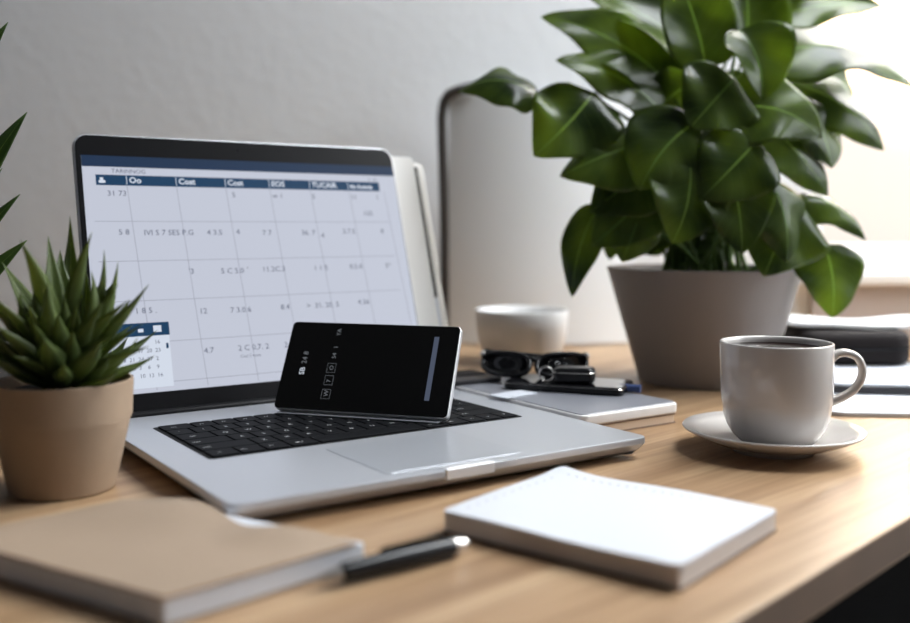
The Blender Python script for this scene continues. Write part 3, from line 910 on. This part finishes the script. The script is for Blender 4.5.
def leaf_mesh(base, tip, width, normal, arch=0.0, cup=0.15, shape='heart', nt_=16, ns_=8, thick=.0006, wave=0.0, side_bend=0.0):
    """local mesh data of one leaf from base to tip"""
    d = tip - base; Ln = d.length; t0 = d.normalized()
    nrm = normal - t0 * normal.dot(t0)
    nrm.normalize()
    side0 = t0.cross(nrm).normalized()
    ctrl = (base + tip) / 2 + nrm * arch * Ln * 2 * .5 + side0 * side_bend * Ln
    bm = bmesh.new(); uvl = bm.loops.layers.uv.new('leaf')
    grid = []; uvs = {}
    for i in range(nt_ + 1):
        t = i / nt_
        p = bez(base, ctrl, tip, t)
        tg = ((ctrl - base) * (1 - t) + (tip - ctrl) * t).normalized()
        n2 = (nrm - tg * nrm.dot(tg)).normalized(); sd = tg.cross(n2)
        if shape == 'heart':
            wv = (math.sin(PI * min(1, t ** .62)) ** .75) * (1 - .10 * t) if 0 < t < 1 else 0
        elif shape == 'lance':
            wv = math.sin(PI * t ** .75) ** .9 if 0 < t < 1 else 0
        else:  # succulent: broad at base, long point
            wv = (.50 + .50 * math.sin(PI * min(1, t * 1.15))) * (1 - t ** 4.5) if t < 1 else 0
        wv = max(wv, .012)
        row = []
        for j in range(ns_ + 1):
            s = -1 + 2 * j / ns_
            off = nrm * 0
            q = p + sd * (s * wv * width / 2) + n2 * (cup * width * (abs(s) ** 1.6) * wv * .5) + n2 * (wave * width * math.sin(t * 11 + s * 2.0) * abs(s) * wv)
            vv = bm.verts.new(q); uvs[vv] = (s, t); row.append(vv)
        grid.append(row)
    if shape == 'succ' :
        back = []
        for i, row in enumerate(grid):
            t = i / nt_; br = []
            for j, vv in enumerate(row):
                s = -1 + 2 * j / ns_
                th_ = width * .30 * math.sqrt(max(0, 1 - s * s)) * max(.02, (1 - t ** 1.5))
                tg = (tip - base).normalized()
                q = bm.verts.new(vv.co - nrm * th_) if 0 < j < ns_ else vv
                uvs[q] = (s * .5 + .5, t); br.append(q)
            back.append(br)
        for i in range(nt_):
            for j in range(ns_):
                bm.faces.new((back[i][j], back[i][j + 1], back[i + 1][j + 1], back[i + 1][j]))
        uvs.update({vv: (-1 + 2 * j / ns_, i / nt_) for i, row in enumerate(grid) for j, vv in enumerate(row)})
    for i in range(nt_):
        for j in range(ns_):
            bm.faces.new((grid[i][j], grid[i + 1][j], grid[i + 1][j + 1], grid[i][j + 1]))
    if shape != 'succ':
        fs = bm.faces[:]
        ret = bmesh.ops.duplicate(bm, geom=bm.verts[:] + bm.edges[:] + fs)
        vm = ret['vert_map']
        for a in list(uvs.keys()):
            b = vm[a]; uvs[b] = uvs[a]; b.co -= nrm * thick
        for f in ret['geom']:
            if isinstance(f, bmesh.types.BMFace): f.normal_flip()
        bm.edges.ensure_lookup_table()
        for e in [e for e in bm.edges if e.is_boundary and e.verts[0] in vm and e.verts[1] in vm and not isinstance(vm[e.verts[0]], bmesh.types.BMEdge)]:
            try: bm.faces.new((e.verts[0], e.verts[1], vm[e.verts[1]], vm[e.verts[0]]))
            except (ValueError, KeyError): pass
    for f in bm.faces:
        for l in f.loops: l[uvl].uv = uvs.get(l.vert, (0, 0))
    return bm


# ---- big broad-leaved plant in the grey planter
PCen = Vector((.2430, .9700, 0))
plant = thing('potted_plant', 'large broad leaved green plant in a grey planter near the window', 'potted plant', PCen)
bm = bmesh.new()
add_lathe(bm, [(0, .0), (.0600, .0), (.0625, .0022), (.0925, .1080), (.0932, .1100), (.0925, .1112), (.0905, .1112), (.0895, .1095), (.0870, .098), (0, .098)], 96)
pot = from_bm('planter', bm, M_planter, plant, smooth=35)
bm = bmesh.new(); 
add_lathe(bm, [(.0872, .0985), (.07, .1015), (.04, .103), (.0, .1035)], 48)
from_bm('soil', bm, M_soil, plant, smooth=True)


def nvec(face, nx=0.0):
    a = R(face)
    return Vector((nx, -math.sin(a), math.cos(a))).normalized()


# base px, base py, tip px, tip py, width px, dY base, dY tip, face, nx, arch, cup, wave
LV = [
    (541, 98, 458, 92, 52, -.02, -.02, 38, -.1, .34, -.2, .02),      # far left, seen edge on
    (594, 92, 534, 156, 84, -.05, -.08, 70, -.25, .10, -.15, .03),   # dark drooping, left
    (668, 84, 541, 17, 66, -.02, -.03, 58, .0, .10, .25, .03),       # bright, points left
    (662, 112, 556, 60, 52, -.03, -.05, 55, .0, .12, .1, .03),
    (700, 62, 562, -14, 74, -.01, .02, 48, .0, .12, .2, .02),
    (712, 66, 610, -52, 70, .03, .03, 50, -.1, .1, .2, .02),
    (706, 70, 668, -40, 60, -.06, -.05, 66, .1, .06, .25, .02),
    (740, 30, 762, 100, 62, -.07, -.09, 64, .2, .12, .2, .02),       # bright v tip
    (735, 78, 690, 128, 76, -.08, -.10, 74, .0, .10, -.1, .02),
    (742, 60, 735, -46, 62, -.02, .0, 60, .2, .08, .2, .02),
    (770, 20, 882, 6, 50, -.01, .0, 40, .1, .08, .1, .02),           # top right tip
    (745, 10, 830, -50, 62, .02, .02, 50, .2, .10, .1, .02),
    (748, 66, 915, 88, 74, -.03, -.02, 34, .25, .26, -.15, .02),     # long right arch
    (790, 82, 884, 150, 66, -.01, -.02, 62, .5, .20, -.1, .02),      # right
    (800, 96, 832, 168, 70, -.03, -.05, 72, .35, .10, -.1, .02),
    (722, 110, 822, 138, 66, -.08, -.09, 52, .2, .24, -.15, .02),    # dark arch
    (760, 120, 828, 196, 60, -.04, -.05, 66, .4, .18, -.1, .02),
    (652, 140, 560, 176, 78, -.06, -.08, 62, -.2, .18, -.1, .03),    # dark left
    (655, 160, 590, 212, 66, -.05, -.07, 66, -.2, .14, -.1, .03),
    (600, 204, 572, 297, 40, -.05, -.06, 64, -.5, .20, -.25, .02),   # drooping narrow
    (652, 190, 592, 246, 62, -.06, -.07, 66, -.2, .14, -.1, .02),
    (690, 160, 672, 244, 62, -.10, -.11, 80, -.1, .10, -.1, .02),    # front, sheen
    (730, 170, 742, 254, 62, -.10, -.11, 76, .2, .12, -.1, .02),
    (770, 180, 786, 262, 64, -.09, -.10, 74, .3, .12, -.1, .02),
    (800, 202, 764, 276, 74, -.07, -.09, 76, .2, .10, -.1, .02),
    (796, 196, 866, 240, 42, -.05, -.06, 50, .5, .22, -.2, .02),     # curled, right
    (824, 244, 832, 318, 60, -.06, -.07, 72, .25, .08, .1, .02),     # hanging heart, right
    (700, 120, 640, 190, 74, -.09, -.11, 72, -.1, .12, -.1, .02),
    (758, 140, 700, 200, 72, -.10, -.11, 72, .0, .12, -.1, .02),
    (640, 214, 622, 262, 46, -.07, -.08, 66, -.2, .12, -.1, .02),
    (690, 30, 640, 90, 62, .02, .0, 60, -.1, .12, .1, .02),
    (810, 60, 850, 110, 56, .04, .04, 50, .3, .16, .0, .02),
]
rnd = random.Random(11)
for k in range(26):
    bx_, by_ = rnd.uniform(630, 790), rnd.uniform(70, 215)
    ang = rnd.uniform(0, 2 * PI); Lg = rnd.uniform(50, 78)
    tx_, ty_ = bx_ + Lg * math.cos(ang), by_ + abs(Lg * math.sin(ang)) * .9 - 8
    if ty_ > 262: ty_ = 262
    LV.append((bx_, by_, tx_, ty_, rnd.uniform(44, 66), rnd.uniform(-.04, .07), rnd.uniform(-.04, .08), rnd.uniform(35, 80), rnd.uniform(-.5, .5), rnd.uniform(.06, .2), rnd.uniform(-.2, .2), .02))
for k, (bx_, by_, tx_, ty_, wd, db, dt, face, nx, arch, cup, wave) in enumerate(LV):
    b = at(bx_, by_, PCen.y + db) - PCen; tpp = at(tx_, ty_, PCen.y + dt) - PCen
    bm = leaf_mesh(b, tpp, wd * (1.12 if k % 3 else 1.28) * 1e-3, nvec(face + rnd.uniform(-8, 14), nx + rnd.uniform(-.2, .2) * (.3 if k == 12 else 1)), arch * 1.25, cup + rnd.uniform(-.3, .3) * (.2 if k == 12 else 1), 'heart', 22, 14, .0005, wave * 2.6, rnd.uniform(-.16, .16))
    from_bm('leaf', bm, M_leaf, plant, smooth=True)
    # petiole
    a = 2 * PI * rnd.random(); rr_ = .045 * math.sqrt(rnd.random())
    if k == 0: s0 = at(600, 120, PCen.y) - PCen; g0 = Vector((-.03, 0, .10))
    g0 = Vector((rr_ * math.cos(a), rr_ * math.sin(a) * .8, .100))
    mid = Vector(((g0.x + b.x) * .5 * .8, (g0.y + b.y) * .5, g0.z + (b.z - g0.z) * .62))
    if k == 0: mid = Vector((-.06, -.01, .30))
    pts = [bez(g0, mid, b, t / 9) for t in range(10)]
    bm = bmesh.new(); add_tube(bm, pts, [.0026 - .0012 * i / 9 for i in range(10)], 7)
    from_bm('stem', bm, M_stalk, plant, smooth=True)

# ---- succulent in clay pot, left
SC = Vector((-.2258, .5700, 0))
suc = thing('succulent', 'spiky green succulent in a pale clay pot left of the laptop', 'succulent', SC)
bm = bmesh.new()
add_lathe(bm, [(0, .0), (.0275, .0), (.0290, .0012), (.0330, .020), (.0372, .0400), (.0382, .0420), (.0390, .0615), (.0385, .0630), (.0372, .0630), (.0362, .0610), (.035, .056), (0, .056)], 72)
from_bm('clay_pot', bm, M_terra, suc, smooth=35)
bm = bmesh.new(); add_lathe(bm, [(.0352, .0565), (.02, .058), (0, .0585)], 32)
from_bm('soil', bm, M_soil, suc, smooth=True)
rs = random.Random(5)
fixed = [(143, 324), (149, 284), (70, 216), (92, 232), (48, 236), (20, 240), (118, 262), (2, 262), (-24, 290), (-30, 340), (130, 300), (104, 250), (60, 250), (30, 262), (84, 262), (-12, 318), (88, 335), (24, 330), (112, 352), (98, 366), (120, 368), (14, 366)]
tips = []
for i, (px_, py_) in enumerate(fixed): tips.append(at(px_, py_, SC.y + (-.03 + .06 * ((i * 7) % 5) / 4 if i > 1 else -.012)) - SC)
for k in range(62):
    a = 2.399963 * k + .3; el = R(14 + 62 * ((k / 62) ** .85)); rr_ = rs.uniform(.036, .056) + .016 * math.sin(el)
    tips.append(Vector((rr_ * math.cos(el) * math.cos(a), rr_ * math.cos(el) * math.sin(a), .062 + rr_ * math.sin(el))))
for k, tp_ in enumerate(tips):
    h = Vector((tp_.x, tp_.y, 0)); hn = h.normalized() if h.length > 1e-5 else Vector((0, 1, 0))
    rise = max(0, (tp_.z - .06) / .09)
    b = hn * .008 + Vector((0, 0, .058 + .016 * min(1, rise)))
    nrm = (Vector((0, 0, 1)) * h.length - hn * (tp_.z - b.z) * .9 + Vector((0, 0, .01)))
    if nrm.length < 1e-4: nrm = Vector((0, -1, 0))
    bm = leaf_mesh(b, tp_, rs.uniform(.0120, .0175), nrm.normalized(), rs.uniform(-.32, .16), .35, 'succ', 12, 6)
    from_bm('leaf', bm, M_succ, suc, smooth=True)

# ---- dark potted plant at far left, mostly outside the frame
DC = Vector((-.3550, .7000, 0))
dpt = thing('potted_plant', 'slender leaved plant in a dark pot at the left edge behind the succulent', 'potted plant', DC)
bm = bmesh.new()
add_lathe(bm, [(0, 0), (.044, 0), (.046, .0015), (.0525, .070), (.053, .072), (.051, .072), (.050, .064), (0, .064)], 64)
from_bm('pot', bm, M_darkpot, dpt, smooth=35)
bm = bmesh.new(); add_lathe(bm, [(.0495, .0645), (.02, .066), (0, .0665)], 32); from_bm('soil', bm, M_soil, dpt, smooth=True)
stemtop = Vector((-.012, .0, .300))
bm = bmesh.new(); add_tube(bm, spline([(0, 0, .064), (-.006, .002, .14), (-.004, 0, .22), stemtop], 6), [.003 - .0015 * i / 18 for i in range(19)], 8)
from_bm('stem', bm, M_stalk, dpt, smooth=True)
for (hz, px_, py_, wd) in ((.135, 27, 112, 22), (.110, 20, 194, 14), (.080, 27, 240, 18), (.215, 8, 22, 18), (.18, -60, 60, 16), (.13, -70, 150, 16), (.10, -75, 220, 16), (.25, -10, -30, 18), (.27, -60, -20, 18), (.12, 2, 168, 12), (.095, -20, 262, 14)):
    tpp = at(px_, py_, DC.y + .01) - DC
    b = Vector((-.005, 0, hz))
    bm = leaf_mesh(b, tpp, wd * .9e-3, nvec(58, .2), .12, .2, 'lance', 12, 6, .0005, .01)
    from_bm('leaf', bm, M_lance, dpt, smooth=True)
